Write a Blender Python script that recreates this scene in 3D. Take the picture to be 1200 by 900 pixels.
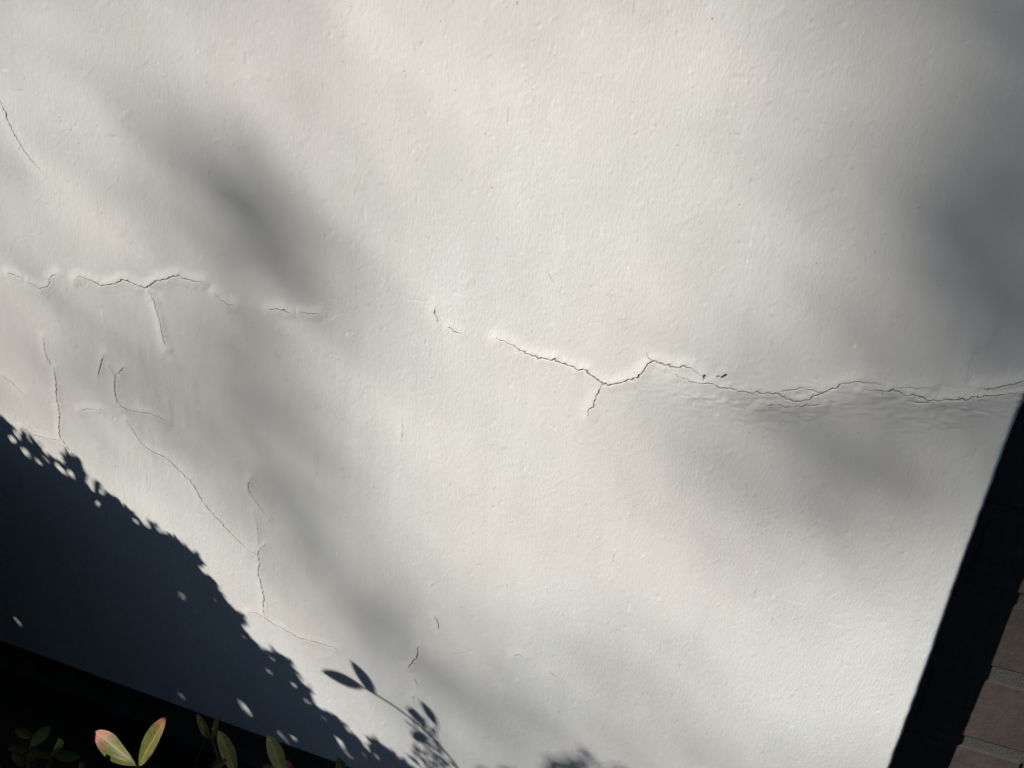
import bpy, bmesh, math
import numpy as np
from mathutils import Matrix, Vector

for o in list(bpy.data.objects):
    bpy.data.objects.remove(o)
scene = bpy.context.scene
col = scene.collection

# ------------------------------------------------------------------ camera
# wall plane y = 0 (facing -y), x along the wall, z up. Camera axes solved from
# the wall's corner (vertical) and its foot (horizontal) in the photograph.
F, CX, CY = 900.0, 600.0, 450.0
V_DOWN = np.array([415.0, 2650.0])
_d = np.array([V_DOWN[0]-CX, V_DOWN[1]-CY, F]); _d /= np.linalg.norm(_d)
_n = np.cross(np.array([-600.0, 300.0, F]), np.array([-270.0, 420.0, F]))
AX = np.cross(_n, _d); AX /= np.linalg.norm(AX)
if AX[0] < 0: AX = -AX
AN = np.cross(AX, _d)
if AN[2] < 0: AN = -AN
W2C = np.stack([AX, AN, -_d], axis=1)          # columns: world x, y, z in camera (right, down, forward)
DIST = 0.68
FOOT = 0.10                                     # height of the render's bottom edge
CAM = np.array([0.0, -DIST, FOOT + 1.20643*DIST/0.92])
cam_d = bpy.data.cameras.new('camera'); cam = bpy.data.objects.new('camera', cam_d); col.objects.link(cam)
right, down, fwd = W2C[0], W2C[1], W2C[2]
cam.matrix_world = Matrix(((right[0], -down[0], -fwd[0], CAM[0]),
                           (right[1], -down[1], -fwd[1], CAM[1]),
                           (right[2], -down[2], -fwd[2], CAM[2]), (0, 0, 0, 1)))
cam_d.sensor_width = 36.0; cam_d.lens = F/1200*36.0
cam_d.clip_start = 0.02; cam_d.clip_end = 500
scene.camera = cam
scene.render.resolution_x, scene.render.resolution_y = 1024, 768

# ------------------------------------------------------------------ light
AZ, EL = math.radians(55), math.radians(33)
S = np.array([-math.cos(EL)*math.sin(AZ), -math.cos(EL)*math.cos(AZ), math.sin(EL)])   # towards the sun
world = bpy.data.worlds.new('World'); scene.world = world; world.use_nodes = True
wn = world.node_tree.nodes; wl = world.node_tree.links
bg = wn['Background']; sky = wn.new('ShaderNodeTexSky'); sky.sky_type = 'NISHITA'
sky.sun_disc = False; sky.sun_elevation = EL; sky.sun_rotation = math.atan2(S[0], S[1])
sky.ozone_density = 6.0; sky.dust_density = 0.4
wl.new(sky.outputs[0], bg.inputs[0]); bg.inputs[1].default_value = 0.05
sun_d = bpy.data.lights.new('sun', 'SUN'); sun = bpy.data.objects.new('sun', sun_d); col.objects.link(sun)
sun_d.energy = 4.8; sun_d.angle = math.radians(0.53); sun_d.color = (1.0, 0.96, 0.885)
sun.rotation_euler = Vector(S).to_track_quat('Z', 'Y').to_euler(); sun.location = (-3, -2, 4)
vs = scene.view_settings
vs.view_transform = 'Standard'; vs.look = 'None'; vs.gamma = 1.0; vs.use_curve_mapping = False
vs.exposure = 0.43

rng = np.random.default_rng(7)

# ------------------------------------------------------------------ helpers
def to_px(p):
    p = np.atleast_2d(p) - CAM
    c = p @ W2C.T
    z = np.where(np.abs(c[:, 2]) < 1e-6, 1e-6, c[:, 2])
    return np.stack([c[:, 0]/z*F + CX, c[:, 1]/z*F + CY, c[:, 2]], axis=1)

def at(px, py, y=0.0):
    """point on the vertical plane y seen at a pixel of the 1200x900 photograph"""
    d = W2C.T @ np.array([px-CX, py-CY, F])
    return CAM + d*((y - CAM[1])/d[1])

def wall_xy(pts):
    return np.array([[*at(a, b)[[0, 2]]] for a, b in pts])

def shadow(p):
    p = np.asarray(p)
    return (p - (p[..., 1:2]/S[1])*S)[..., [0, 2]]

def tag(o, label=None, cat=None, group=None, kind=None):
    if label: o['label'] = label
    if cat: o['category'] = cat
    if group: o['group'] = group
    if kind: o['kind'] = kind
    return o

def link(name, me, m=None, parent=None):
    o = bpy.data.objects.new(name, me); col.objects.link(o)
    if me is not None and m is not None and len(me.materials) == 0: me.materials.append(m)
    if parent: o.parent = parent
    return o

def mesh_np(name, verts, faces, smooth=True):
    """verts (n,3); faces: list of arrays of equal-length polygons"""
    me = bpy.data.meshes.new(name)
    verts = np.asarray(verts, dtype=np.float32)
    loops = np.concatenate([np.asarray(f).ravel() for f in faces]).astype(np.int32)
    sizes = np.concatenate([np.full(len(f), np.asarray(f).shape[1]) for f in faces]).astype(np.int32)
    starts = np.concatenate([[0], np.cumsum(sizes)[:-1]]).astype(np.int32)
    me.vertices.add(len(verts)); me.vertices.foreach_set('co', verts.ravel())
    me.loops.add(len(loops)); me.loops.foreach_set('vertex_index', loops)
    me.polygons.add(len(sizes)); me.polygons.foreach_set('loop_start', starts)
    me.polygons.foreach_set('use_smooth', np.full(len(sizes), smooth))
    me.update(calc_edges=True); me.validate()
    return me

def empty(name, loc):
    o = bpy.data.objects.new(name, None); col.objects.link(o); o.location = loc; o.empty_display_size = .05
    return o

_tabs = {}
def vnoise(x, y, seed=0):
    if seed not in _tabs: _tabs[seed] = np.random.default_rng(1000+seed).random((256, 256))*2-1
    T = _tabs[seed]
    xi = np.floor(x).astype(np.int64); yi = np.floor(y).astype(np.int64)
    fx = x-xi; fy = y-yi
    fx = fx*fx*fx*(fx*(fx*6-15)+10); fy = fy*fy*fy*(fy*(fy*6-15)+10)
    x0, x1, y0, y1 = xi & 255, (xi+1) & 255, yi & 255, (yi+1) & 255
    return (T[x0, y0]*(1-fx)+T[x1, y0]*fx)*(1-fy) + (T[x0, y1]*(1-fx)+T[x1, y1]*fx)*fy

def in_poly(p, poly):
    x, y = p[..., 0], p[..., 1]
    inside = np.zeros(x.shape, bool)
    j = len(poly)-1
    for i in range(len(poly)):
        xi, yi = poly[i]; xj, yj = poly[j]
        if yi != yj:
            c = ((yi > y) != (yj > y)) & (x < (xj-xi)*(y-yi)/(yj-yi)+xi)
            inside ^= c
        j = i
    return inside

# ------------------------------------------------------------------ materials
def mat(name, rough=0.8):
    m = bpy.data.materials.new(name); m.use_nodes = True
    nt = m.node_tree; b = nt.nodes['Principled BSDF']; b.inputs['Roughness'].default_value = rough
    return m, nt, b

def noise(nt, scale, detail=4, rough=.55, vec=None, stretch=None):
    n = nt.nodes.new('ShaderNodeTexNoise'); n.inputs['Scale'].default_value = scale
    n.inputs['Detail'].default_value = detail; n.inputs['Roughness'].default_value = rough
    tc = nt.nodes.new('ShaderNodeTexCoord'); src = tc.outputs['Object']
    if stretch:
        mp = nt.nodes.new('ShaderNodeMapping'); mp.inputs['Scale'].default_value = stretch
        nt.links.new(src, mp.inputs['Vector']); src = mp.outputs[0]
    nt.links.new(src, n.inputs['Vector'])
    return n.outputs['Fac']

def ramp(nt, fac, stops):
    r = nt.nodes.new('ShaderNodeValToRGB'); e = r.color_ramp.elements
    while len(e) < len(stops): e.new(0.5)
    for i, (p, c) in enumerate(stops):
        e[i].position = p; e[i].color = (*c, 1) if len(c) == 3 else c
    nt.links.new(fac, r.inputs[0]); return r.outputs[0]

def mix(nt, fac, a, b, mode='MIX'):
    m = nt.nodes.new('ShaderNodeMix'); m.data_type = 'RGBA'; m.blend_type = mode
    for sock, v in ((m.inputs[0], fac), (m.inputs[6], a), (m.inputs[7], b)):
        if isinstance(v, (int, float)): sock.default_value = v
        elif isinstance(v, tuple): sock.default_value = (*v, 1)
        else: nt.links.new(v, sock)
    return m.outputs[2]

def bump(nt, b, fac, dist, strength=1.0):
    n = nt.nodes.new('ShaderNodeBump'); n.inputs['Distance'].default_value = dist; n.inputs['Strength'].default_value = strength
    nt.links.new(fac, n.inputs['Height']); nt.links.new(n.outputs[0], b.inputs['Normal']); return n

M = {}
# old off-white masonry paint
m, nt, b = mat('masonry_paint', .72); M['paint'] = m
c1 = ramp(nt, noise(nt, 2.6, 3), [(.3, (.745, .72, .69)), (.55, (.75, .745, .712)), (.8, (.755, .76, .745))])
sx = nt.nodes.new('ShaderNodeSeparateXYZ'); tcx = nt.nodes.new('ShaderNodeTexCoord'); nt.links.new(tcx.outputs['Object'], sx.inputs[0])
def math_(op, a, b_):
    q_ = nt.nodes.new('ShaderNodeMath'); q_.operation = op
    for i_, v_ in enumerate((a, b_)):
        if isinstance(v_, (int, float)): q_.inputs[i_].default_value = v_
        else: nt.links.new(v_, q_.inputs[i_])
    return q_.outputs[0]
# cooler, greyer white towards the bottom and right, with a blotchy edge
cool = math_('ADD', math_('MULTIPLY', math_('SUBTRACT', .66, sx.outputs['Z']), 2.2), math_('MULTIPLY', math_('SUBTRACT', noise(nt, 5, 4), .5), 2.4))
cool = math_('MULTIPLY', math_('ADD', cool, math_('MULTIPLY', sx.outputs['X'], .5)), .8)
c1 = mix(nt, ramp(nt, cool, [(0, (0, 0, 0)), (.8, (1, 1, 1))]), c1, (.695, .712, .722))
c1 = mix(nt, ramp(nt, noise(nt, 7.5, 5, .6), [(.56, (0, 0, 0)), (.75, (.55, .55, .55))]), c1, (.755, .73, .655))
c1 = mix(nt, 1.0, c1, ramp(nt, noise(nt, 14, 6, .62), [(.35, (.955, .955, .955)), (.62, (1, 1, 1))]), 'MULTIPLY')
c2 = ramp(nt, noise(nt, 38, 5, .65, stretch=(1, 1, .25)), [(.35, (.965, .96, .95)), (.6, (1, 1, 1))])
c3 = mix(nt, 1.0, c1, c2, 'MULTIPLY')
att = nt.nodes.new('ShaderNodeAttribute'); att.attribute_name = 'patch'
c4 = mix(nt, att.outputs['Fac'], c3, (.84, .83, .785))
spk = ramp(nt, noise(nt, 260, 2, .5), [(.735, (0, 0, 0)), (.79, (1, 1, 1))])
c5 = mix(nt, spk, c4, (.42, .38, .33))
nt.links.new(c5, b.inputs['Base Color'])
bn = bump(nt, b, noise(nt, 480, 5, .66, stretch=(1, 1, .32)), .00034, 1.0)
nt.links.new(ramp(nt, noise(nt, 5.5, 4), [(.3, (.35, .35, .35)), (.7, (1, 1, 1))]), bn.inputs['Strength'])
# dirt inside the cracks
m, nt, b = mat('crack_grime', .95); M['crack'] = m
nt.links.new(ramp(nt, noise(nt, 240, 4), [(.3, (.30, .265, .225)), (.7, (.50, .455, .40))]), b.inputs['Base Color'])
# bricks
m, nt, b = mat('brick_clay', .85); M['brick'] = m
inf = nt.nodes.new('ShaderNodeObjectInfo')
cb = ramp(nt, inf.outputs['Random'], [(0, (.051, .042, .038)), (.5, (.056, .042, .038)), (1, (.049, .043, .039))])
cn = ramp(nt, noise(nt, 60, 6, .7), [(.3, (.6, .6, .6)), (.7, (1.2, 1.15, 1.1))])
nt.links.new(mix(nt, 1.0, cb, cn, 'MULTIPLY'), b.inputs['Base Color'])
bump(nt, b, noise(nt, 220, 5, .7), .0007, 1.0)
m, nt, b = mat('mortar', .95); M['mortar'] = m
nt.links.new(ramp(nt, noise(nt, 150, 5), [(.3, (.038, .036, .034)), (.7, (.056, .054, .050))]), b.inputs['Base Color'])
bump(nt, b, noise(nt, 500, 4), .001, 1.0)
# footing and soil
m, nt, b = mat('damp_concrete', .9); M['footing'] = m
nt.links.new(ramp(nt, noise(nt, 30, 6), [(.3, (.035, .033, .03)), (.7, (.08, .075, .068))]), b.inputs['Base Color'])
bump(nt, b, noise(nt, 120, 5), .002, 1.0)
m, nt, b = mat('soil', .95); M['soil'] = m
nt.links.new(ramp(nt, noise(nt, 25, 8, .7), [(.3, (.014, .010, .007)), (.6, (.04, .029, .020)), (.8, (.07, .054, .038))]), b.inputs['Base Color'])
bump(nt, b, noise(nt, 90, 8, .7), .008, 1.0)
# leaves
def leaf_mat(name, stops, nscale=60):
    m, nt, b = mat(name, .42); M[name] = m
    nt.links.new(ramp(nt, noise(nt, nscale, 3), stops), b.inputs['Base Color'])
    b.inputs['Subsurface Weight'].default_value = 0.0
    tr = nt.nodes.new('ShaderNodeBsdfTranslucent'); tr.inputs[0].default_value = (.10, .13, .02, 1)
    ad = nt.nodes.new('ShaderNodeMixShader'); ad.inputs[0].default_value = .12
    out = nt.nodes['Material Output']
    nt.links.new(b.outputs[0], ad.inputs[1]); nt.links.new(tr.outputs[0], ad.inputs[2]); nt.links.new(ad.outputs[0], out.inputs[0])
leaf_mat('dark_leaf', [(.3, (.025, .045, .014)), (.7, (.06, .085, .025))], 20)
leaf_mat('shade_leaf', [(.3, (.07, .11, .03)), (.7, (.13, .17, .05))], 25)
leaf_mat('tree_leaf', [(.3, (.035, .06, .018)), (.7, (.08, .11, .035))], 3)
# young leaf, green at the stalk and flushed pink at the tip (attribute 'tip')
m, nt, b = mat('young_leaf', .62); M['young'] = m
g = ramp(nt, noise(nt, 90, 4), [(.3, (.075, .085, .014)), (.7, (.14, .14, .027))])
at_ = nt.nodes.new('ShaderNodeAttribute'); at_.attribute_name = 'tip'
pk = ramp(nt, noise(nt, 160, 4), [(.35, (.30, .06, .04)), (.7, (.44, .16, .12))])
blot = ramp(nt, noise(nt, 330, 2), [(.66, (0, 0, 0)), (.72, (1, 1, 1))])
base = mix(nt, at_.outputs['Fac'], g, pk)
ra = nt.nodes.new('ShaderNodeAttribute'); ra.attribute_name = 'rib'
rf = ramp(nt, ra.outputs['Fac'], [(.78, (0, 0, 0)), (.95, (.6, .6, .6))])
nt.links.new(mix(nt, rf, mix(nt, blot, base, (.07, .055, .02)), (.30, .26, .10)), b.inputs['Base Color'])
bump(nt, b, noise(nt, 300, 4), .0006, 1.0)
m, nt, b = mat('stem_bark', .8); M['stem'] = m
nt.links.new(ramp(nt, noise(nt, 120, 4), [(.3, (.07, .045, .025)), (.7, (.14, .09, .05))]), b.inputs['Base Color'])
m, nt, b = mat('tree_bark', .9); M['bark'] = m
nt.links.new(ramp(nt, noise(nt, 14, 6), [(.3, (.06, .048, .038)), (.7, (.15, .125, .10))]), b.inputs['Base Color'])
bump(nt, b, noise(nt, 30, 6), .02, 1.0)

# ------------------------------------------------------------------ ground
gx = np.concatenate([[-120, -40, -15, -6], np.arange(-3, 1.21, .03), [3, 8, 20, 60, 120]])
gy = np.concatenate([[-120, -40, -15, -6, -3], np.arange(-1.5, .16, .03), [2, 8, 30, 120]])
A, B = np.meshgrid(gx, gy, indexing='ij')
near = (A > -3) & (A < 1.2) & (B > -1.5) & (B < .15)
Z = np.where(near, .012*vnoise(A*9, B*9, 1) + .008*vnoise(A*31, B*31, 2), 0.0) - .015
idx = np.arange(A.size).reshape(A.shape)
q = np.stack([idx[:-1, :-1], idx[1:, :-1], idx[1:, 1:], idx[:-1, 1:]], -1).reshape(-1, 4)
g = link('ground', mesh_np('ground', np.stack([A, B, Z], -1).reshape(-1, 3), [q]), M['soil']); tag(g, kind='structure')

# ------------------------------------------------------------------ the cracked wall
CORNER = 0.30829*DIST/0.92         # x of the wall's corner
RAD = 0.005
CR = [  # (half width mm, lip mm, patch, polyline in photo pixels)
 (.7, .35, .3, [(-6,110),(0,120),(6,130),(10,145),(15,155),(22,166),(28,177),(38,190),(50,203)]),
 (.45, .5, .8, [(10,319),(18,322),(25,325)]),
 (.5, .5, .8, [(33,330),(48,338),(57,335),(60,325),(67,320)]),
 (.85, .6, .8, [(88,328),(93,324),(100,326),(112,331),(120,335),(128,334),(137,331),(145,328),(152,331),(160,334),(170,338),(178,333),(186,329),(195,327),(201,325),(208,323),(215,326),(225,329),(238,330)]),
 (.55, .9, .9, [(174,340),(181,353),(185,367),(189,380),(191,395),(196,408)]),
 (.5, .7, .7, [(252,344),(262,354),(268,357),(275,358)]),
 (.7, .7, .6, [(315,363),(325,363),(333,363),(341,367)]),
 (.5, .6, .6, [(352,366),(362,368),(374,368)]),
 (.6, .3, .3, [(510,360),(511,370),(514,379)]),
 (.7, .3, .3, [(525,384),(533,388),(541,392)]),
 (.95, .6, .6, [(582,396),(594,402),(604,406),(612,412),(626,418),(640,421),(650,422),(662,427),(671,430),(677,433),(688,435),(697,442),(706,450),(713,451),(720,451),(730,448),(740,444),(748,442),(754,435),(759,428),(765,422),(773,425),(780,428),(792,430),(803,429),(812,433),(822,440)]),
 (.45, .2, .2, [(765,422),(760,419),(757,412)]),
 (.7, .3, .4, [(706,450),(703,458),(698,467),(696,475),(693,478),(690,482),(689,488)]),
 (.65, .45, .3, [(790,439),(805,445),(820,449),(828,450),(835,449),(842,453),(858,455),(872,459),(885,460),(900,460),(912,460),(922,467),(935,470),(950,466),(962,460),(972,457),(980,454),(988,449),(1000,447),(1010,447),(1020,449),(1033,450)]),
 (.5, .3, .2, [(912,459),(925,457),(940,454),(950,456),(960,459),(972,458)]),
 (.55, .5, .2, [(893,473),(910,474),(925,476),(945,475),(963,474)]),
 (.7, .8, .3, [(1012,455),(1028,457),(1048,457),(1060,461),(1075,463),(1087,467),(1097,469),(1110,468),(1124,468),(1140,465),(1160,463),(1180,461),(1199,458)]),
 (.55, .5, .2, [(1068,470),(1080,471),(1094,471)]),
 (.4, .4, .2, [(1050,454),(1070,454),(1090,454)]),
 (.6, .6, .3, [(1147,454),(1158,456),(1170,453),(1185,450),(1203,445)]),
 (.55, .35, .3, [(51,395),(53,408),(56,420),(61,427),(64,431)]),
 (.75, .5, .4, [(64,430),(67,450),(67,465),(71,485),(70,505),(71,512),(80,524),(88,536),(100,550)]),
 (.6, .3, .2, [(26,500),(40,510),(55,514),(70,516)]),
 (.5, .4, .3, [(4,440),(14,447),(22,455),(29,462)]),
 (.6, .3, .3, [(122,416),(118,428),(115,442)]),
 (.6, .4, .3, [(127,428),(131,435),(135,440),(134,455),(137,470),(143,477),(155,482),(172,484),(185,488),(196,494)]),
 (.55, .3, .2, [(135,440),(142,434),(146,430)]),
 (.4, .4, .3, [(93,481),(105,479),(120,481)]),
 (.7, .4, .3, [(149,493),(158,508),(165,518),(176,528),(185,532),(197,538),(210,551),(222,562),(230,572),(235,583),(245,597),(258,610),(264,618),(275,629),(292,645)]),
 (.5, .5, .3, [(293,560),(291,573),(297,583),(303,592),(315,606)]),
 (.4, .4, .3, [(292,645),(299,648),(304,652)]),
 (.35, .3, .2, [(297,600),(302,615),(304,630),(303,645)]),
 (.65, .4, .3, [(312,637),(303,645),(305,660),(303,672),(307,685),(310,700),(309,712),(311,723)]),
 (.7, .3, .2, [(290,717),(300,718),(311,724),(322,732),(335,738),(350,747),(370,752),(385,757),(397,760)]),
 (.75, .3, .2, [(491,757),(490,768),(485,775),(479,783)]),
 (.6, .3, .2, [(486,794),(490,803)]),
 (.6, .3, .2, [(510,722),(514,730),(515,738)]),
 (.45, .2, .1, [(485,815),(485,823)]),
 (.3, .15, .1, [(471,490),(472,505),(470,520)]),
 (.25, .1, .1, [(642,318),(650,333)]),
 (.6, .3, .1, [(603,768),(608,767),(614,770)]),
 (.6, .2, .1, [(645,788),(653,794)]),
 (1.8, .2, 0, [(826,440),(826,443)]),
 (1.1, .2, 0, [(841,441),(843,441)]),
 (1.8, .2, 0, [(847,442),(851,440)]),
]
segs = []        # per crack: arrays p0, p1, w0, w1
for ci, (hw, lip, pat, pl) in enumerate(CR):
    r = np.random.default_rng(50+ci)
    P = wall_xy(pl)
    L = np.concatenate([[0], np.cumsum(np.linalg.norm(np.diff(P, axis=0), axis=1))])
    n = max(4, int(L[-1]/.0022))
    s = np.linspace(0, L[-1], n)
    Q = np.stack([np.interp(s, L, P[:, 0]), np.interp(s, L, P[:, 1])], 1)
    if len(pl) > 2: Q[1:-1] += r.normal(0, .0005 if hw < .6 else .0006, (n-2, 2))
    u = s/L[-1]
    w = 1.0*hw*.001*(.35+.65*np.clip(np.minimum(u, 1-u)*6, 0, 1))*r.uniform(.55, 1.3, n)
    if hw > 1: w[:] = hw*.001*r.uniform(.8, 1.1, n)
    segs.append((Q[:-1], Q[1:], w[:-1], w[1:]))

def crack_field(x, z, margin):
    """d, w, id of the nearest crack (by d - w), lip height and patch strength"""
    n = len(x); best = np.full(n, 9.); wid = np.full(n, 1e-4); cid = np.full(n, -1, np.int32)
    lip = np.zeros(n); pat = np.zeros(n)
    for ci, (p0, p1, w0, w1) in enumerate(segs):
        lo = np.minimum(p0.min(0), p1.min(0))-margin; hi = np.maximum(p0.max(0), p1.max(0))+margin
        k = np.nonzero((x > lo[0]) & (x < hi[0]) & (z > lo[1]) & (z < hi[1]))[0]
        if len(k) == 0: continue
        X, Zc = x[k], z[k]; dd = np.full(len(k), 9.); ww = np.full(len(k), 1e-4)
        for a, c, wa, wc in zip(p0, p1, w0, w1):
            near = np.nonzero((X > min(a[0], c[0])-margin) & (X < max(a[0], c[0])+margin) & (Zc > min(a[1], c[1])-margin) & (Zc < max(a[1], c[1])+margin))[0]
            if len(near) == 0: continue
            v = c-a; t = np.clip(((X[near]-a[0])*v[0]+(Zc[near]-a[1])*v[1])/(v@v+1e-12), 0, 1)
            d = np.hypot(X[near]-a[0]-t*v[0], Zc[near]-a[1]-t*v[1])
            up = d < dd[near]; kk = near[up]; dd[kk] = d[up]; ww[kk] = wa+(wc-wa)*t[up]
        lip[k] = np.maximum(lip[k], 1.25*CR[ci][1]*.001*np.exp(-(dd/.0065)**2))
        pat[k] = np.maximum(pat[k], CR[ci][2]*np.exp(-(dd/(.0155 if ci == 4 else .0105))**3))
        up = dd-ww < best[k]-wid[k]
        kk = k[up]; best[kk] = dd[up]; wid[kk] = ww[up]; cid[kk] = ci
    return best, wid, cid, lip, pat

LEDGE = wall_xy([(700,447),(770,440),(830,452),(880,461),(960,462),(1010,452),(1060,462),(1100,468),(1160,462),(1210,452)])
def height(x, z, fine=True):
    """relief of the painted render in metres, and the patch attribute"""
    p = to_px(np.stack([x, np.zeros_like(x), z], 1))
    h = .0013*vnoise(x*3.1, z*3.1, 3) + .00026*vnoise(x*9, z*8, 4) + .00004*vnoise(x*26, z*22, 5)
    if not fine: return h, np.zeros_like(x), None
    left = 1/(1+np.exp((p[:, 0]-430)/70))
    rough = .55+.45*vnoise(x*5, z*5, 6)
    # brush strokes: vertical, strongest on the left
    h += (.00002+.00007*left*np.exp(-((p[:, 1]-480)/150)**2))*vnoise(x*210+3*vnoise(x*9, z*9, 7), z*24, 8)*rough
    h += .000022*vnoise(x*95, z*9, 9)
    # stipple and paint nibs
    h += .000032*rough*vnoise(x*150, z*130, 10) + .00003*vnoise(x*330, z*300, 11)
    xr, zr = .8*x+.6*z, -.55*x+.83*z
    nb = vnoise(xr*230, zr*205, 22); h += .00036*np.clip(nb-.74, 0, 1)
    nb = vnoise(xr*125+1.5*vnoise(x*60, z*60, 26), zr*108, 12); h += .00024*np.clip(nb-.74, 0, 1)*(1+rough)
    nb = vnoise(zr*75, xr*66, 13); h += .0002*np.clip(nb-.8, 0, 1)
    h -= .0007*np.clip(vnoise(x*140, z*140, 14)-.80, 0, 1)
    # the bowed band that follows the long crack, ragged render under it
    dz = z - np.interp(x, LEDGE[:, 0], LEDGE[:, 1]); on = np.clip((x-LEDGE[0, 0])/.12, 0, 1)
    h += on*.0016*np.exp(-((dz+.006)/.020)**2)
    rag = on*np.exp(-((dz+.010)/.020)**2)
    h += rag*(.00015*vnoise(x*70, z*190, 15)+.0002*vnoise(x*170, z*440, 16))
    # runs of thick paint near the corner, above the crack
    run = np.exp(-((p[:, 0]-1155)/38)**2-((p[:, 1]-425)/38)**2)
    h += run*.0009*np.clip(vnoise(x*85+6*z, z*24, 17)-.1, 0, 1)
    run = np.exp(-((p[:, 0]-185)/45)**2-((p[:, 1]-480)/75)**2)
    h += run*.00045*np.clip(vnoise(x*120+4*z, z*26, 18), 0, 1)
    d, w, cid, lip, pat = crack_field(x, z, .02)
    h = h + lip*(1-.4*np.clip(vnoise(x*60, z*60, 19), 0, 1))
    h = h + .00016/(1+np.exp(np.clip((d-.0088-.0016*vnoise(x*70, z*70, 23))/.0011, -30, 30)))*np.clip(vnoise(x*7, z*7, 24)*1.5+.45, 0, 1)*((cid >= 1) & (cid <= 7))
    h = h - .75*w*np.clip(1.15*(1-d/np.maximum(w, 1e-6)), 0, 1)
    return h, pat, (d, w, cid)

def place(u, z, h):
    """wrap the sheet round the corner: u runs along x, then round the arris, then back along y"""
    wob = .0009*vnoise(np.zeros_like(z)+.5, z*14, 20)+.0005*vnoise(np.zeros_like(z)+.5, z*90, 21)-.004*np.clip(vnoise(np.zeros_like(z)+.5, z*60, 25)-.75, 0, 1)
    s = u-(CORNER-RAD); q = RAD*math.pi/2
    th = np.clip(s/RAD, 0, math.pi/2)
    x = np.where(s < 0, u, CORNER-RAD+(RAD)*np.sin(th)); y = np.where(s < 0, 0, RAD*(1-np.cos(th)))
    y = y+np.clip(s-q, 0, None)
    nx, ny = np.sin(th), -np.cos(th)
    wx = wob*np.clip(1+s/.02, 0, 1)
    return np.stack([x+nx*h+wx, y+ny*h, z], 1), np.stack([nx, ny, np.zeros_like(nx)], 1), np.stack([np.cos(th), np.sin(th), np.zeros_like(nx)], 1)

U0, U1, Z0, Z1, ST = -1.12, CORNER+.072, FOOT, 1.10, .002
us = np.arange(U0, U1, ST); zs = np.arange(Z0, Z1, ST)
nu, nz = len(us), len(zs)
UU, ZZ = np.meshgrid(us, zs, indexing='ij')
cellx = (UU[:-1, :-1]+ST/2).ravel(); cellz = (ZZ[:-1, :-1]+ST/2).ravel()
cd, cw, _, _, _ = crack_field(cellx, cellz, .006)
refine = cd < cw+.0018
idx = np.arange(nu*nz).reshape(nu, nz)
quads = np.stack([idx[:-1, :-1], idx[1:, :-1], idx[1:, 1:], idx[:-1, 1:]], -1).reshape(-1, 4)
coarse = quads[~refine]
K = 5
ri = np.nonzero(refine)[0]
sub = np.linspace(0, ST, K+1)
fu = (cellx[ri]-ST/2)[:, None, None]+sub[None, :, None]+0*sub[None, None, :]
fz = (cellz[ri]-ST/2)[:, None, None]+sub[None, None, :]+0*sub[None, :, None]
fbase = nu*nz+np.arange(len(ri))[:, None, None]*(K+1)**2
fi = fbase+np.arange((K+1)**2).reshape(K+1, K+1)[None]
fq = np.stack([fi[:, :-1, :-1], fi[:, 1:, :-1], fi[:, 1:, 1:], fi[:, :-1, 1:]], -1).reshape(-1, 4)
allu = np.concatenate([UU.ravel(), fu.ravel()]); allz = np.concatenate([ZZ.ravel(), fz.ravel()])
h, pat, _ = height(allu, allz)
e = .0004
hu = (height(allu+e, allz)[0]-h)/e; hz = (height(allu, allz+e)[0]-h)/e
pos, nor, tan = place(allu, allz, h)
nrm = nor-hu[:, None]*tan; nrm[:, 2] -= hz; nrm /= np.linalg.norm(nrm, axis=1)[:, None]
fc_u = allu[fq].mean(1); fc_z = allz[fq].mean(1)
fd, fw, fcid, _, _ = crack_field(fc_u, fc_z, .006)
groove = (fd < .92*fw)
# outer, coarser continuation of the same wall (left of and above the frame)
ou = np.arange(-4.0, U1+.02, .04); ou = np.append(ou[ou < us[-1]], us[-1]); oz = np.append(np.arange(FOOT, 2.7, .01), 2.7)
ou = np.sort(np.concatenate([ou[ou < CORNER-.03], us[us >= CORNER-.03], us[:1]])); oz = np.sort(np.append(oz, zs[-1]))
OU, OZ = np.meshgrid(ou, oz, indexing='ij')
oh, _, _ = height(OU.ravel(), OZ.ravel(), False)
opos, onor, otan = place(OU.ravel(), OZ.ravel(), oh)
oid = np.arange(OU.size).reshape(OU.shape)
oq = np.stack([oid[:-1, :-1], oid[1:, :-1], oid[1:, 1:], oid[:-1, 1:]], -1).reshape(-1, 4)
ocu = OU.ravel()[oq].mean(1); ocz = OZ.ravel()[oq].mean(1)
oq = oq[~((ocu > us[0]) & (ocz < zs[-1]))]
ohu = (height(OU.ravel()+.002, OZ.ravel(), False)[0]-oh)/.002; ohz = (height(OU.ravel(), OZ.ravel()+.002, False)[0]-oh)/.002
on_ = onor-ohu[:, None]*otan; on_[:, 2] -= ohz; on_ /= np.linalg.norm(on_, axis=1)[:, None]
n0 = len(pos)
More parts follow.
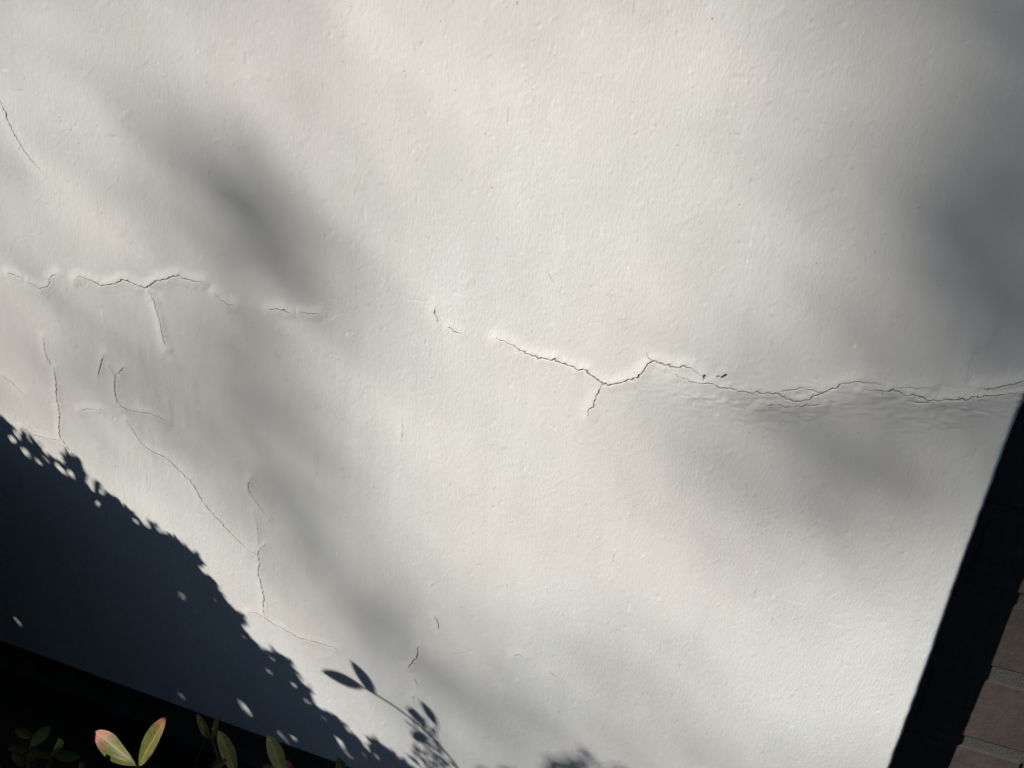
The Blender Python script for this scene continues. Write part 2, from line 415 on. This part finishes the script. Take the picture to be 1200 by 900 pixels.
# soffit under the bottom edge, and the top
bot = pos[idx[:, 0]]; back = bot.copy(); back[:, 1] = .12; back[:, 0] = np.minimum(back[:, 0], CORNER-.002)
nb0 = n0+len(opos)
sof = np.concatenate([bot, back]); k = np.arange(nu-1)
sq = np.stack([nb0+k+nu, nb0+k+1+nu, nb0+k+1, nb0+k], 1)
V = np.concatenate([pos, opos, sof]); NN = np.concatenate([nrm, on_, np.tile([0, 0, -1.], (len(sof), 1))])
me = mesh_np('rendered_wall', V, [coarse, fq[~groove], oq+n0, sq])
a = me.attributes.new('patch', 'FLOAT', 'POINT')
a.data.foreach_set('value', np.concatenate([pat*.95, np.zeros(len(V)-n0)]).astype(np.float32))
me.normals_split_custom_set_from_vertices(NN.astype(np.float32))
wall = link('rendered_wall', me, M['paint'])
tag(wall, 'off-white painted render wall with hairline cracks and patched filler', 'wall')
for ci in range(len(CR)):
    f = fq[groove & (fcid == ci)]
    if len(f) == 0: continue
    uq, inv = np.unique(f, return_inverse=True)
    cm = mesh_np('crack', pos[uq], [inv.reshape(-1, 4)])
    cm.normals_split_custom_set_from_vertices(nrm[uq].astype(np.float32))
    link('crack', cm, M['crack'], wall)

# footing set back under the render
def box(bm, x0, x1, y0, y1, z0, z1):
    v = [bm.verts.new((x, y, z)) for x in (x0, x1) for y in (y0, y1) for z in (z0, z1)]
    for f in ((0, 1, 3, 2), (4, 6, 7, 5), (0, 4, 5, 1), (2, 3, 7, 6), (0, 2, 6, 4), (1, 5, 7, 3)):
        bm.faces.new([v[i] for i in f])
bm = bmesh.new(); box(bm, -4, CORNER-.03, .035, .12, -.1, FOOT-.001)
bmesh.ops.recalc_face_normals(bm, faces=bm.faces)
me = bpy.data.meshes.new('footing'); bm.to_mesh(me); bm.free()
link('footing', me, M['footing'], wall)

# ------------------------------------------------------------------ brick wall beyond the corner
REC = .05                                        # how far its face stands back
bw = empty('brick_wall', (CORNER, REC, 0))
tag(bw, 'dark red-brown brick wall standing back beyond the rendered corner', 'wall')
J1 = at(1155, 788, REC)[2]; J2 = at(1125, 866, REC)[2]
COURSE = J1-J2; JT = .0115; BL, BH = .228, COURSE-JT
protos = []
for k in range(4):
    bm = bmesh.new(); box(bm, 0, BL, 0, .09, 0, BH)
    bmesh.ops.recalc_face_normals(bm, faces=bm.faces)
    bmesh.ops.bevel(bm, geom=bm.edges[:], offset=.003, segments=1, affect='EDGES')
    r = np.random.default_rng(90+k)
    for v in bm.verts: v.co += Vector(r.normal(0, .0007, 3))
    me = bpy.data.meshes.new('brick'); bm.to_mesh(me); bm.free(); me.materials.append(M['brick']); protos.append(me)
r = np.random.default_rng(4)
row0 = math.ceil(J1/COURSE)
for row in range(-row0-1, 19):
    z = J1+JT/2+row*COURSE
    if z < -.1: continue
    x = CORNER-.10-(row % 2)*(BL+JT)/2
    while x < CORNER+1.3:
        o = link('brick', protos[r.integers(4)], None, bw)
        o.location = (x-CORNER+r.normal(0, .001), r.normal(0, .0006), z+r.normal(0, .0008))
        o.rotation_euler = (r.normal(0, .004), 0, r.normal(0, .004))
        x += BL+JT
bm = bmesh.new(); box(bm, -.35, 1.4, .0025, .11, -.1, 1.75)
bmesh.ops.recalc_face_normals(bm, faces=bm.faces)
me = bpy.data.meshes.new('mortar'); bm.to_mesh(me); bm.free(); link('mortar', me, M['mortar'], bw)

# ------------------------------------------------------------------ leaves and stems
def leaf_batch(base, dirn, nrmv, length, width, bend=.15):
    """many simple leaves (8 verts each) -> verts (n,8,3) and face template"""
    side = np.cross(nrmv, dirn); side /= np.linalg.norm(side, axis=1)[:, None]+1e-9
    up = np.cross(dirn, side)
    T = np.array([(0, 0), (.22, .36), (.22, -.36), (.52, .5), (.52, -.5), (.8, .33), (.8, -.33), (1, 0)])
    t = T[:, 0][None, :, None]; s = T[:, 1][None, :, None]
    Lh = length[:, None, None]; Wd = width[:, None, None]
    v = base[:, None]+dirn[:, None]*t*Lh+side[:, None]*s*Wd+up[:, None]*(np.abs(s)*Wd*.35-bend*Lh*t*t)
    return v
LF_T = np.array([(0, 2, 1), (5, 6, 7)]); LF_Q = np.array([(1, 2, 4, 3), (3, 4, 6, 5)])
def leaf_mesh(name, v):
    n = len(v); off = (np.arange(n)*8)[:, None, None]
    return mesh_np(name, v.reshape(-1, 3), [(LF_T[None]+off).reshape(-1, 3), (LF_Q[None]+off).reshape(-1, 4)])

def tube(path, r0, r1, sides=7):
    P = np.asarray(path, float); n = len(P)
    t = np.gradient(P, axis=0); t /= np.linalg.norm(t, axis=1)[:, None]+1e-9
    ref = np.array([0, 0, 1.]) if abs(t[0][2]) < .9 else np.array([1., 0, 0])
    a = np.cross(t, ref); a /= np.linalg.norm(a, axis=1)[:, None]+1e-9; b_ = np.cross(t, a)
    rr = np.linspace(r0, r1, n)[:, None, None]; th = np.arange(sides)*2*math.pi/sides
    v = P[:, None]+rr*(a[:, None]*np.cos(th)[None, :, None]+b_[:, None]*np.sin(th)[None, :, None])
    i = np.arange(n-1)[:, None]*sides; j = np.arange(sides)[None]; j2 = (j+1) % sides
    f = np.stack([i+j, i+j2, i+sides+j2, i+sides+j], -1).reshape(-1, 4)
    return v.reshape(-1, 3), f
def tubes_mesh(name, paths):
    vs_, fs, o = [], [], 0
    for p, r0, r1 in paths:
        v, f = tube(p, r0, r1); vs_.append(v); fs.append(f+o); o += len(v)
    return mesh_np(name, np.concatenate(vs_), [np.concatenate(fs)])
def curve(pts, n=14):
    P = np.asarray(pts, float); L = np.concatenate([[0], np.cumsum(np.linalg.norm(np.diff(P, axis=0), axis=1))])
    s = np.linspace(0, L[-1], n*(len(P)-1))
    Q = np.stack([np.interp(s, L, P[:, k]) for k in range(3)], 1)
    for _ in range(8): Q[1:-1] = (Q[:-2]+2*Q[1:-1]+Q[2:])/4
    return Q
def unit(v): return v/(np.linalg.norm(v, axis=-1, keepdims=True)+1e-9)

# ---- the dense shrub whose shadow covers the foot of the wall. It stands left of the frame.
EDGE = [(-10,478),(3,484),(8,489),(15,495),(14,502),(22,509),(28,508),(34,507),(35,514),(38,521),(44,521),(47,517),(52,528),(58,535),(63,533),(72,537),(76,543),(84,549),(78,527),(85,535),(91,533),(95,537),(98,545),(103,553),(112,562),(120,565),(122,572),(132,580),(138,582),(148,591),(158,600),(164,606),(175,613),(179,609),(184,614),(185,621),(200,626),(217,637),(233,652),(239,658),(235,663),(248,675),(260,692),(270,707),(292,722),(283,731),(292,740),(310,760),(324,772),(326,762),(345,776),(347,786),(364,806),(372,825),(384,838),(390,833),(396,842),(406,850),(420,865),(431,878),(435,865),(441,860),(448,872),(465,885),(482,897),(520,925)]
E_ = wall_xy(EDGE)
r = np.random.default_rng(15); _L = np.concatenate([[0], np.cumsum(np.linalg.norm(np.diff(E_, axis=0), axis=1))])
_s = np.sort(np.concatenate([_L, r.uniform(0, _L[-1], 110)]))
_dir = np.array([-.62, -.78])            # the crown's own ragged outline: notches between leaf tips
E_ = np.stack([np.interp(_s, _L, E_[:, 0]), np.interp(_s, _L, E_[:, 1])], 1)
E_ += _dir*np.abs(r.normal(0, .0045, len(_s)))[:, None]
poly = np.concatenate([E_, [[E_[-1][0]+.12, -.25], [-2.6, -.25], [-2.6, .62], [-2.2, .92], [-1.75, .98], [-1.35, .80]]])
GAPS = [(212,698,5),(255,705,4),(22,729,4),(52,768,4),(316,787,5),(345,802,5),(336,812,3),(361,822,5),(380,842,4),(283,826,5),(297,837,4),(330,863,5),(347,867,4),(362,860,3),(216,817,3),(206,822,2),(48,508,5),(78,518,2),(31,530,4),(45,541,3),(54,538,2),(68,546,3),(74,553,3),(84,556,4),(105,565,5),(119,577,3),(110,575,2),(117,592,3),(160,611,3),(173,616,3),(395,865,4),(408,885,4),(426,884,3),(440,886,3),(237,667,3),(400,872,3),(15,515,4),(22,512,3),(288,748,3)]
G_ = wall_xy([(a, b_) for a, b_, _ in GAPS]); GR = np.array([r_*(.65 if b_ > 640 else 1.35) for _, b_, r_ in GAPS])*.0009
# the young leaves in the frame get some sun through the shrub
LIT = [at(184, 855, -.12), at(174, 875, -.12), at(130, 868, -.13), at(150, 885, -.125), at(115, 878, -.13), at(120, 862, -.097), at(130, 868, -.10), at(140, 878, -.11), at(115, 872, -.10)]

def seg_dist(p, a, b_):
    v = b_-a; t = np.clip(((p-a)*v).sum(-1)/((v*v).sum(-1)+1e-12), 0, 1)
    return np.linalg.norm(p-a-t[..., None]*v, axis=-1)

def shrub_leaves(n, smin, smax, tmin, tmax, near_edge=None, seed=0, out=False, rect=(-2.5, .2, -.2, .98)):
    r = np.random.default_rng(seed)
    if near_edge is None:
        w = np.stack([r.uniform(rect[0], rect[1], n), r.uniform(rect[2], rect[3], n)], 1)
    else:
        k = r.integers(0, len(E_)-1, n); f = r.random(n)[:, None]
        w = E_[k]*(1-f)+E_[k+1]*f+r.normal(0, near_edge, (n, 2))
    t = r.uniform(tmin, tmax, n)
    p = np.stack([w[:, 0], np.zeros(n), w[:, 1]], 1)+t[:, None]*S
    L = r.uniform(smin, smax, n); W = L*r.uniform(.38, .52, n)
    d = unit(r.normal(0, 1, (n, 3))+np.array([.1, 0, .35])); nv = unit(r.normal(0, 1, (n, 3))+S*.9)
    v = leaf_batch(p-d*L[:, None]/2, d, nv, L, W)
    sh = shadow(v)
    ok = (in_poly(sh, poly).all(1) if not out else (in_poly(sh, poly).sum(1) >= 4) & (in_poly(sh, poly).sum(1) < 8)) & (v[..., 2].min(1) > .02) & (v[..., 1].max(1) < -.03)
    a, c = sh[:, 0], sh[:, 7]
    hw = np.abs(seg_dist(sh[:, 3], a, c)+seg_dist(sh[:, 4], a, c))/2
    for gp, gr in zip(G_, GR): ok &= seg_dist(gp[None], a, c) > gr+hw
    for lp in LIT:
        ok &= ~((seg_dist(shadow(lp)[None], a, c) < .028+hw) & (v[:, 0, 1] < lp[1]-.03))
    q = to_px(v.reshape(-1, 3)).reshape(n, 8, 3)
    mg = r.exponential(25, n)[:, None]+12
    inf_ = ((q[..., 2] > .02) & (q[..., 0] > -mg) & (q[..., 0] < 1200+mg) & (q[..., 1] > -mg) & (q[..., 1] < 900+mg)).any(1)
    dc = np.linalg.norm(v.mean(1)-CAM, axis=1)
    return v[ok & ~inf_ & (dc > .2)]
shrub = empty('shrub', (-1.45, -.45, 0))
tag(shrub, 'dense dark green shrub at the foot of the wall casting the leafy shadow', 'shrub')
inv = Matrix.Translation((1.45, .45, 0))
LV = np.concatenate([shrub_leaves(900, .010, .020, .3, .7, .006, 9, True), shrub_leaves(60000, .035, .055, .5, 1.7, None, 5, False, (-.95, E_[-1][0]+.1, -.1, .4)), shrub_leaves(60000, .007, .013, .3, .8, .012, 6), shrub_leaves(40000, .01, .018, .4, 1.2, None, 7, False, (-1.2, E_[-1][0]+.05, .0, .55)), shrub_leaves(60000, .032, .06, .25, 1.15, None, 1), shrub_leaves(40000, .012, .024, .3, .75, .012, 2), shrub_leaves(30000, .014, .03, .25, .8, .035, 3)])
print('shrub leaves', len(LV))
lm = leaf_mesh('foliage', LV-np.array([-1.45, -.45, 0])); fo = link('foliage', lm, M['dark_leaf'], shrub); tag(fo, kind='stuff')
r = np.random.default_rng(11); paths = []
root = np.array([-1.45, -.45, 0])
cand = LV[r.integers(0, len(LV), 90)].mean(1)
for c in cand:
    st = root+np.array([r.normal(0, .12), r.normal(0, .06), -.03])
    mid = (st+c)/2+np.array([r.normal(0, .05), r.normal(0, .03), .06])
    P = curve([st, mid, c], 6)
    qq = to_px(P); vis = ((qq[:, 2] > 0) & (qq[:, 0] > -15) & (qq[:, 0] < 1215) & (qq[:, 1] > -15) & (qq[:, 1] < 915)).any()
    if vis or not in_poly(shadow(P), poly).all() or min(np.linalg.norm(shadow(P)[:, None]-G_[None], axis=2).ravel()-np.tile(GR, len(P))) < .006: continue
    paths.append((P-root, r.uniform(.004, .009), .0015))
for k in range(7):
    a = k*.9; P = curve([root+[.05*math.cos(a), .04*math.sin(a), -.05], root+[.12*math.cos(a), .08*math.sin(a), .18], root+[.24*math.cos(a), .12*math.sin(a), .45]], 6)
    qq = to_px(P)
    if not ((qq[:, 2] > 0) & (qq[:, 0] > -30) & (qq[:, 1] < 930)).any(): paths.append((P-root, .011, .004))
link('branches', tubes_mesh('branches', paths), M['stem'], shrub)

# ---- detailed leaves (visible ones, and the shoot whose shadow is crisp)
def fine_leaf(base, tip, width, nv, curl=.12, fold=.3, n=9, tip0=1.1, tip1=1.2, wave=0., bulge=.5):
    base = np.asarray(base, float); tip = np.asarray(tip, float)
    d = tip-base; L = np.linalg.norm(d); d = d/L
    s = np.cross(nv, d); s /= np.linalg.norm(s); up = np.cross(d, s)
    t = np.linspace(0, 1, n); prof = np.power(np.sin(math.pi*np.power(np.clip(t*.97+.015, 0, 1), math.log(.5)/math.log(bulge))), .72)
    prof[0] = .06; prof[-1] = .04
    rows = []; tv = []; rib = []
    for i in range(n):
        c = base+d*L*t[i]+up*(-curl*L*(t[i]**2-t[i]*.3))
        for sgn in (-1, -.55, 0, .55, 1):
            ww = sgn*width/2*prof[i]
            rows.append(c+s*ww+up*(abs(ww)*fold+wave*math.sin(9*t[i]+sgn*2)*abs(sgn)*width)); tv.append(np.clip((t[i]+.06*abs(sgn)-tip0)/(tip1-tip0+1e-6), 0, 1))
    rib = np.tile([0, .15, 1, .15, 0], n)
    id_ = np.arange(n*5).reshape(n, 5)
    f = np.stack([id_[:-1, :-1], id_[:-1, 1:], id_[1:, 1:], id_[1:, :-1]], -1).reshape(-1, 4)
    return np.array(rows), f, np.array(tv)+0*rib
def add_leaf(parent, *a, m='young', **k):
    v, f, tv = fine_leaf(*a, **k)
    me = mesh_np('leaf', v-np.array(parent.location), [f])
    at2 = me.attributes.new('tip', 'FLOAT', 'POINT'); at2.data.foreach_set('value', tv.astype(np.float32))
    at3 = me.attributes.new('rib', 'FLOAT', 'POINT'); at3.data.foreach_set('value', np.tile([0, 0, 1, 0, 0], len(v)//5).astype(np.float32))
    return link('leaf', me, M[m], parent)

def tsh(px): return .46+.20*min(max((px-400)/142, 0), 1)
def sp(px, py, t):      # point a distance t towards the sun from the wall point at a pixel
    return at(px, py)+t*S
TS = .66
g0 = sp(560, 922, tsh(560)); groot = np.array([g0[0]-.12, g0[1]-.05, -.03])
shoot = empty('leafy_shoot', tuple(groot*[1, 1, 0]))
tag(shoot, 'slender leafy shoot whose sharp shadow falls on the wall beside the shrub', 'plant')
sl = shoot.location
stem = curve([groot, groot*.5+g0*.5+[-.06, 0, 0], sp(552, 914, tsh(552)), sp(542, 900, tsh(542)), sp(510, 865, tsh(510)), sp(477, 832, tsh(477)), sp(440, 814, tsh(440)), sp(420, 802, tsh(420))], 8)
link('stem', tubes_mesh('stem', [(stem-np.array(sl), .0035, .0011), (curve([sp(506, 860, tsh(506)), sp(513, 856, tsh(513)), sp(513, 848, tsh(513))], 5)-np.array(sl), .0012, .001)]), M['stem'], shoot)
side_n = unit(S+np.array([.25, -.1, .1]))
for (b0, b1, tip, w) in [((426, 805), None, (380, 788), 10), ((440, 814), None, (415, 778), 13), ((477, 832), None, (499, 845), 10), ((513, 850), None, (496, 824), 9), ((500, 862), None, (484, 866), 9)]:
    add_leaf(shoot, sp(*b0, tsh(b0[0])), sp(*tip, tsh(b0[0])-.01), w*.00135, side_n, m='dark_leaf', fold=.15)

# feathery sprig: fine pinnate leaflets
fern = empty('feathery_sprig', tuple((sp(500, 960, .62)*[1, 1, 0])))
tag(fern, 'small feathery sprig with fine leaflets standing beside the leafy shoot', 'plant')
r = np.random.default_rng(21); fl = np.array(fern.location)
P = curve([np.array([fl[0], fl[1], -.03]), sp(502, 960, .62), sp(498, 900, .62), sp(498, 870, .62), sp(500, 842, .62)], 8)
vs_ = []; fs_ = []; o_ = 0
tw = [(P-fl, .002, .0007)]
for k in range(15):
    f = r.uniform(0, 1); py = 850+f*70; sg = 1 if k % 2 else -1
    b0 = sp(499, py, .62); e0 = sp(499+sg*(8+f*16)+r.normal(0, 3), py-8-r.uniform(0, 8), .62)
    tw.append((curve([b0, e0], 4)-fl, .0008, .0005))
    for j in range(5):
        c = b0+(e0-b0)*(j+1)/5; d = unit(r.normal(0, 1, 3)+S*.1)
        v, f4, _ = fine_leaf(c, c+d*r.uniform(.006, .011), r.uniform(.003, .005), side_n, n=4); vs_.append(v); fs_.append(f4+o_); o_ += len(v)
link('stem', tubes_mesh('stem', tw), M['stem'], fern)
tag(link('leaflets', mesh_np('leaflets', np.concatenate(vs_)-fl, [np.concatenate(fs_)]), M['dark_leaf'], fern), kind='stuff')

# a twig farther from the wall (its shadow, softer, enters at the bottom of the frame)
T2 = 1.35; t0 = sp(690, 1040, T2)
twig = empty('garden_shrub', (t0[0], t0[1], 0)); tl = np.array(twig.location)
tag(twig, 'thin twiggy garden shrub standing out in front of the wall', 'shrub')
tw = [(curve([np.array([t0[0], t0[1], -.03]), t0, sp(672, 930, T2), sp(684, 886, T2)], 8)-tl, .005, .0015)]
r = np.random.default_rng(8)
for k in range(6):
    b0 = sp(676+r.normal(0, 4), 905+k*14, T2); e0 = sp(640+r.uniform(0, 90), 897+k*12, T2); tw.append((curve([b0, e0], 4)-tl, .0012, .0008))
link('branches', tubes_mesh('branches', tw), M['stem'], twig)
vs_ = []; fs_ = []; o_ = 0
for (px, py) in [(688, 884), (682, 892), (670, 893), (664, 898), (652, 895), (648, 899), (676, 899)]+[(r.uniform(560, 760), r.uniform(905, 1000)) for _ in range(140)]:
    c = sp(px, py, T2+r.normal(0, .03)); d = unit(r.normal(0, 1, 3))
    v, f4, _ = fine_leaf(c-d*.009, c+d*.009, r.uniform(.008, .013), unit(S+r.normal(0, .3, 3)), n=5); vs_.append(v); fs_.append(f4+o_); o_ += len(v)
tag(link('foliage', mesh_np('foliage', np.concatenate(vs_)-tl, [np.concatenate(fs_)]), M['dark_leaf'], twig), kind='stuff')

# ---- the young plant at the foot of the wall, inside the frame
YP = -.12
def yp(px, py, y=YP): return at(px, py, y)
proot = yp(175, 985); proot[2] = 0
pl = empty('young_plant', tuple(proot)); plo = np.array(proot)
tag(pl, 'young plant with olive green leaves flushed pink at the tips', 'plant')
n_c = unit(CAM-yp(160, 870))
st1 = curve([plo+[0, 0, -.02], yp(170, 945), yp(161, 899)], 8)
link('stem', tubes_mesh('stem', [(st1-plo, .003, .0012)]), M['stem'], pl)
add_leaf(pl, yp(163, 897), yp(192, 842, -.125), .0255, unit(n_c+[-.35, 0, .1]), curl=.05, fold=.25, tip0=.72, tip1=1.05, n=14, bulge=.52)
add_leaf(pl, yp(158, 895), yp(114, 858, -.096), .0225, unit(n_c+S*.9), curl=-.05, fold=.35, tip0=.62, tip1=.98, n=14, wave=.07, bulge=.62)
add_leaf(pl, yp(160, 897), yp(100, 874, -.105), .019, unit(n_c+[.1, 0, -.5]), curl=.18, fold=.2, tip0=.9, tip1=1.3, n=14, bulge=.58)
add_leaf(pl, yp(98, 903), yp(94, 893), .008, n_c, tip0=.2, tip1=.9)

proot2 = yp(262, 990, -.09); proot2[2] = 0
p2 = empty('young_plant', tuple(proot2)); p2o = np.array(proot2)
tag(p2, 'shaded plant with long drooping dull olive leaves against the wall foot', 'plant')
nc2 = unit(CAM-yp(260, 860))
def y2(px, py, y=-.09): return at(px, py, y)
tw = [(curve([p2o+[0, 0, -.02], y2(268, 940), y2(250, 868), y2(243, 856)], 8)-p2o, .0026, .001),
      (curve([y2(258, 930), y2(222, 900), y2(242, 868)], 6)-p2o, .0012, .0008),
      (curve([y2(268, 940), y2(310, 915), y2(332, 870)], 6)-p2o, .0016, .0009)]
link('stem', tubes_mesh('stem', tw), M['stem'], p2)
add_leaf(p2, y2(244, 866), y2(232, 838, -.095), .010, unit(nc2+[.5, 0, 0]), curl=.1, n=12)
add_leaf(p2, y2(250, 866), y2(255, 838, -.075), .008, unit(nc2+[-.4, 0, 0]), curl=.1, n=12)
add_leaf(p2, y2(256, 856), y2(277, 906, -.12), .017, unit(nc2+[.3, 0, .2]), curl=.15, n=14)
add_leaf(p2, y2(246, 905, -.11), y2(263, 891, -.12), .016, unit(nc2+[0, 0, .6]), curl=.1, n=12, tip0=.7, tip1=1.1)
add_leaf(p2, y2(314, 862), y2(333, 908, -.12), .018, unit(nc2+[.4, 0, .2]), curl=.15, n=14)
add_leaf(p2, y2(344, 912, -.12), y2(337, 893, -.13), .010, nc2, n=10, tip0=.3, tip1=.9)
add_leaf(p2, y2(402, 912, -.10), y2(397, 890, -.11), .013, nc2, n=10)

# dark ground foliage at the left foot
proot3 = yp(20, 960, -.2); proot3[2] = 0
p3 = empty('shade_plant', tuple(proot3)); p3o = np.array(proot3)
tag(p3, 'low leafy green plant in deep shade under the shrub', 'plant')
r = np.random.default_rng(5); tw = []
for k in range(80):
    px, py = r.uniform(-90, 70), r.uniform(835, 960)
    if py < 840+.5*max(px, 0): continue
    y = -.05-r.uniform(0, .10); b0 = yp(px, py, y)
    if b0[2] < .03: continue
    d = unit(r.normal(0, 1, 3)+[0, -.3, .5]); L = r.uniform(.024, .04)
    add_leaf(p3, b0, b0+d*L, L*.45, unit(n_c+r.normal(0, .5, 3)), m='shade_leaf', n=6)
    tw.append((curve([p3o+[r.normal(0, .02), r.normal(0, .02), -.02], (p3o+b0)/2+[0, 0, .02], b0], 5)-p3o, .0018, .0008))
link('stem', tubes_mesh('stem', tw), M['stem'], p3)

# ------------------------------------------------------------------ the tree that dapples the wall
TD = 15.0
ctr = at(560, 420); cc = ctr+TD*S
tpos = np.array([cc[0]-.9, cc[1]+.8, 0])
tree = empty('garden_tree', tuple(tpos)); tag(tree, 'tall garden tree across the plot whose crown dapples the wall with soft shade', 'tree')
BLOBS = [(272,258,42,50,.46),(262,195,75,65,.24),(325,340,55,60,.2),(303,524,45,36,.68),(280,470,60,60,.2),(378,655,46,38,.36),(455,740,48,36,.36),(530,828,55,34,.42),(655,860,70,34,.3),(750,845,60,36,.3),
         (1270,205,150,210,.98),(1130,330,80,90,.22),(1085,388,95,30,.45),(1020,555,110,52,.65),(880,545,90,45,.3),(1120,540,70,50,.3),(60,250,160,280,.10),(150,430,80,50,.2),(1200,40,80,60,.3)]
r = np.random.default_rng(33)
LA, NG = .00098, 128
A, B = np.meshgrid(np.arange(NG), np.arange(NG), indexing='ij')
mort = sum((((A >> k) & 1) << (2*k+1)) | (((B >> k) & 1) << (2*k)) for k in range(7)).ravel()
ordr = np.argsort(mort); A = -1.7+2.6*A.ravel()[ordr]/NG; B = -.5+2.1*B.ravel()[ordr]/NG
pp = to_px(np.stack([A, 0*A, B], 1))
tau = sum(a*np.exp(-.5*((pp[:, 0]-x)/sx)**2-.5*((pp[:, 1]-y)/sy)**2) for x, y, sx, sy, a in BLOBS)
inwin = (pp[:, 0] > -60) & (pp[:, 0] < 1330) & (pp[:, 1] > -60) & (pp[:, 1] < 960)
cum = np.cumsum(np.where(inwin, tau, .3)*(2.6*2.1/NG**2)/LA)
k = np.searchsorted(cum, np.arange(.5, cum[-1]))
w = np.stack([A[k], B[k]], 1)+r.uniform(0, .018, (len(k), 2)); n = len(w); nwin = n
t = TD+r.uniform(-2.0, 2.0, n)
p = np.stack([w[:, 0], np.zeros(n), w[:, 1]], 1)+t[:, None]*S
# the rest of the crown, outside the wall's window
n2 = 16000
c2 = unit(r.normal(0, 1, (n2, 3)))*(r.random(n2)**.4)[:, None]*np.array([3.0, 2.8, 2.9])+tpos+[.3, -.3, cc[2]]
clump = vnoise(c2[:, 0]*1.3+c2[:, 2], c2[:, 1]*1.3-c2[:, 2]*.7, 30) > -.15
sh = shadow(c2); q = to_px(np.stack([sh[:, 0], 0*sh[:, 0], sh[:, 1]], 1))
clear = ~((sh[:, 0] > -1.75) & (sh[:, 0] < .95) & (sh[:, 1] > -.55) & (sh[:, 1] < 1.65))
c2 = c2[clump & clear]
p = np.concatenate([p, c2]); n = len(p)
L = r.uniform(.06, .10, n); d = unit(r.normal(0, 1, (n, 3))); nv = unit(r.normal(0, 1, (n, 3))); nv[:nwin] = unit(nv[:nwin]*.55+S); d[:nwin] = unit(np.cross(d[:nwin], nv[:nwin])); L[:nwin] = .062; p[:nwin] -= d[:nwin]*.031
print('tree leaves', n)
tag(link('crown', leaf_mesh('crown', leaf_batch(p-tpos, d, nv, L, L*.5)), M['tree_leaf'], tree), kind='stuff')
tw = []
top = np.array([.1, -.1, 11.0])
trunk = curve([[0, 0, -.2], [.05, .03, 2.5], [-.06, .05, 5.2], [.02, -.02, 7.8], [.0, .1, 10.2]], 8)
for k in range(34):
    zz = r.uniform(5.0, 9.2); b0 = np.array([np.interp(zz, trunk[:, 2], trunk[:, 0]), np.interp(zz, trunk[:, 2], trunk[:, 1]), zz])
    a = r.uniform(0, 2*math.pi); e0 = b0+np.array([math.cos(a)*r.uniform(1, 2.5), math.sin(a)*r.uniform(1, 2.5), r.uniform(.3, 1.6)])
    P = curve([b0, (b0+e0)/2+[0, 0, .2], e0], 6); s2 = shadow(P+tpos)
    if ((s2[:, 0] > -1.5) & (s2[:, 0] < .7) & (s2[:, 1] > -.2) & (s2[:, 1] < 1.5)).any(): continue
    tw.append((P, .05, .012))
link('trunk', tubes_mesh('trunk', [(trunk, .17, .03)]), M['bark'], tree)
link('limbs', tubes_mesh('limbs', tw), M['bark'], tree)

# ------------------------------------------------------------------ unseen eaves above and hedge behind the camera, added to deepen the shade
m, nt, b = mat('dark_timber', .6); M['timber'] = m
nt.links.new(ramp(nt, noise(nt, 8, 6, stretch=(1, 14, 1)), [(.3, (.05, .035, .025)), (.7, (.10, .07, .05))]), b.inputs['Base Color'])
eave = empty('sky_blocker_eaves', (-1.4, 0, 2.62)); tag(eave, 'unseen dark boarded eaves added over the wall to block sky light', 'eaves')  # added overhang, out of frame, keeps sky light off the wall
EP = .72
bm = bmesh.new(); box(bm, 0, 6.4, -EP, -EP+.022, -.02, .16); bmesh.ops.recalc_face_normals(bm, faces=bm.faces)
me = bpy.data.meshes.new('blocker_fascia'); bm.to_mesh(me); bm.free(); o = link('blocker_fascia', me, M['timber'], eave); o.location.x = -3.2
bm = bmesh.new(); box(bm, 0, 6.4, 0, .104, .0, .018); bmesh.ops.recalc_face_normals(bm, faces=bm.faces)
me = bpy.data.meshes.new('blocker_board'); bm.to_mesh(me); bm.free(); me.materials.append(M['timber'])
for k in range(7):
    o = link('blocker_board', me, None, eave); o.location = (-3.2, -EP+.026+k*.107, .002*(k % 2))
bm = bmesh.new(); box(bm, 0, 6.4, -EP-.06, .6, .165, .2); bmesh.ops.recalc_face_normals(bm, faces=bm.faces)
me = bpy.data.meshes.new('blocker_cover'); bm.to_mesh(me); bm.free(); o = link('blocker_cover', me, M['footing'], eave); o.location.x = -3.2
hd = empty('sky_blocker_hedge', (-1, -2.9, 0)); tag(hd, 'unseen tall clipped hedge added parallel to the wall to block sky light', 'hedge')  # added hedge, out of frame, cuts the low sky light
r = np.random.default_rng(77); n = 26000
p = np.stack([r.uniform(-5.5, 5.5, n), r.uniform(-.35, .42, n), r.uniform(.03, 2.7, n)], 1)
p[:, 1] += .06*vnoise(p[:, 0]*2, p[:, 2]*2, 40); p[:, 2] += .05*vnoise(p[:, 0]*3, p[:, 1]*3, 41)
d = unit(r.normal(0, 1, (n, 3))); nv = unit(r.normal(0, 1, (n, 3))+[0, .6, .4]); L = r.uniform(.07, .13, n)
p[:, 2] = np.maximum(p[:, 2], .1)
tag(link('foliage', leaf_mesh('foliage', leaf_batch(p, d, nv, L, L*.5)), M['dark_leaf'], hd), kind='stuff')
tw = [(curve([[x, 0, -.1], [x+.05, .03, 1.1], [x, -.04, 2.4]], 6), .03, .008) for x in np.arange(-5.2, 5.3, .45)]
link('branches', tubes_mesh('branches', tw), M['stem'], hd)
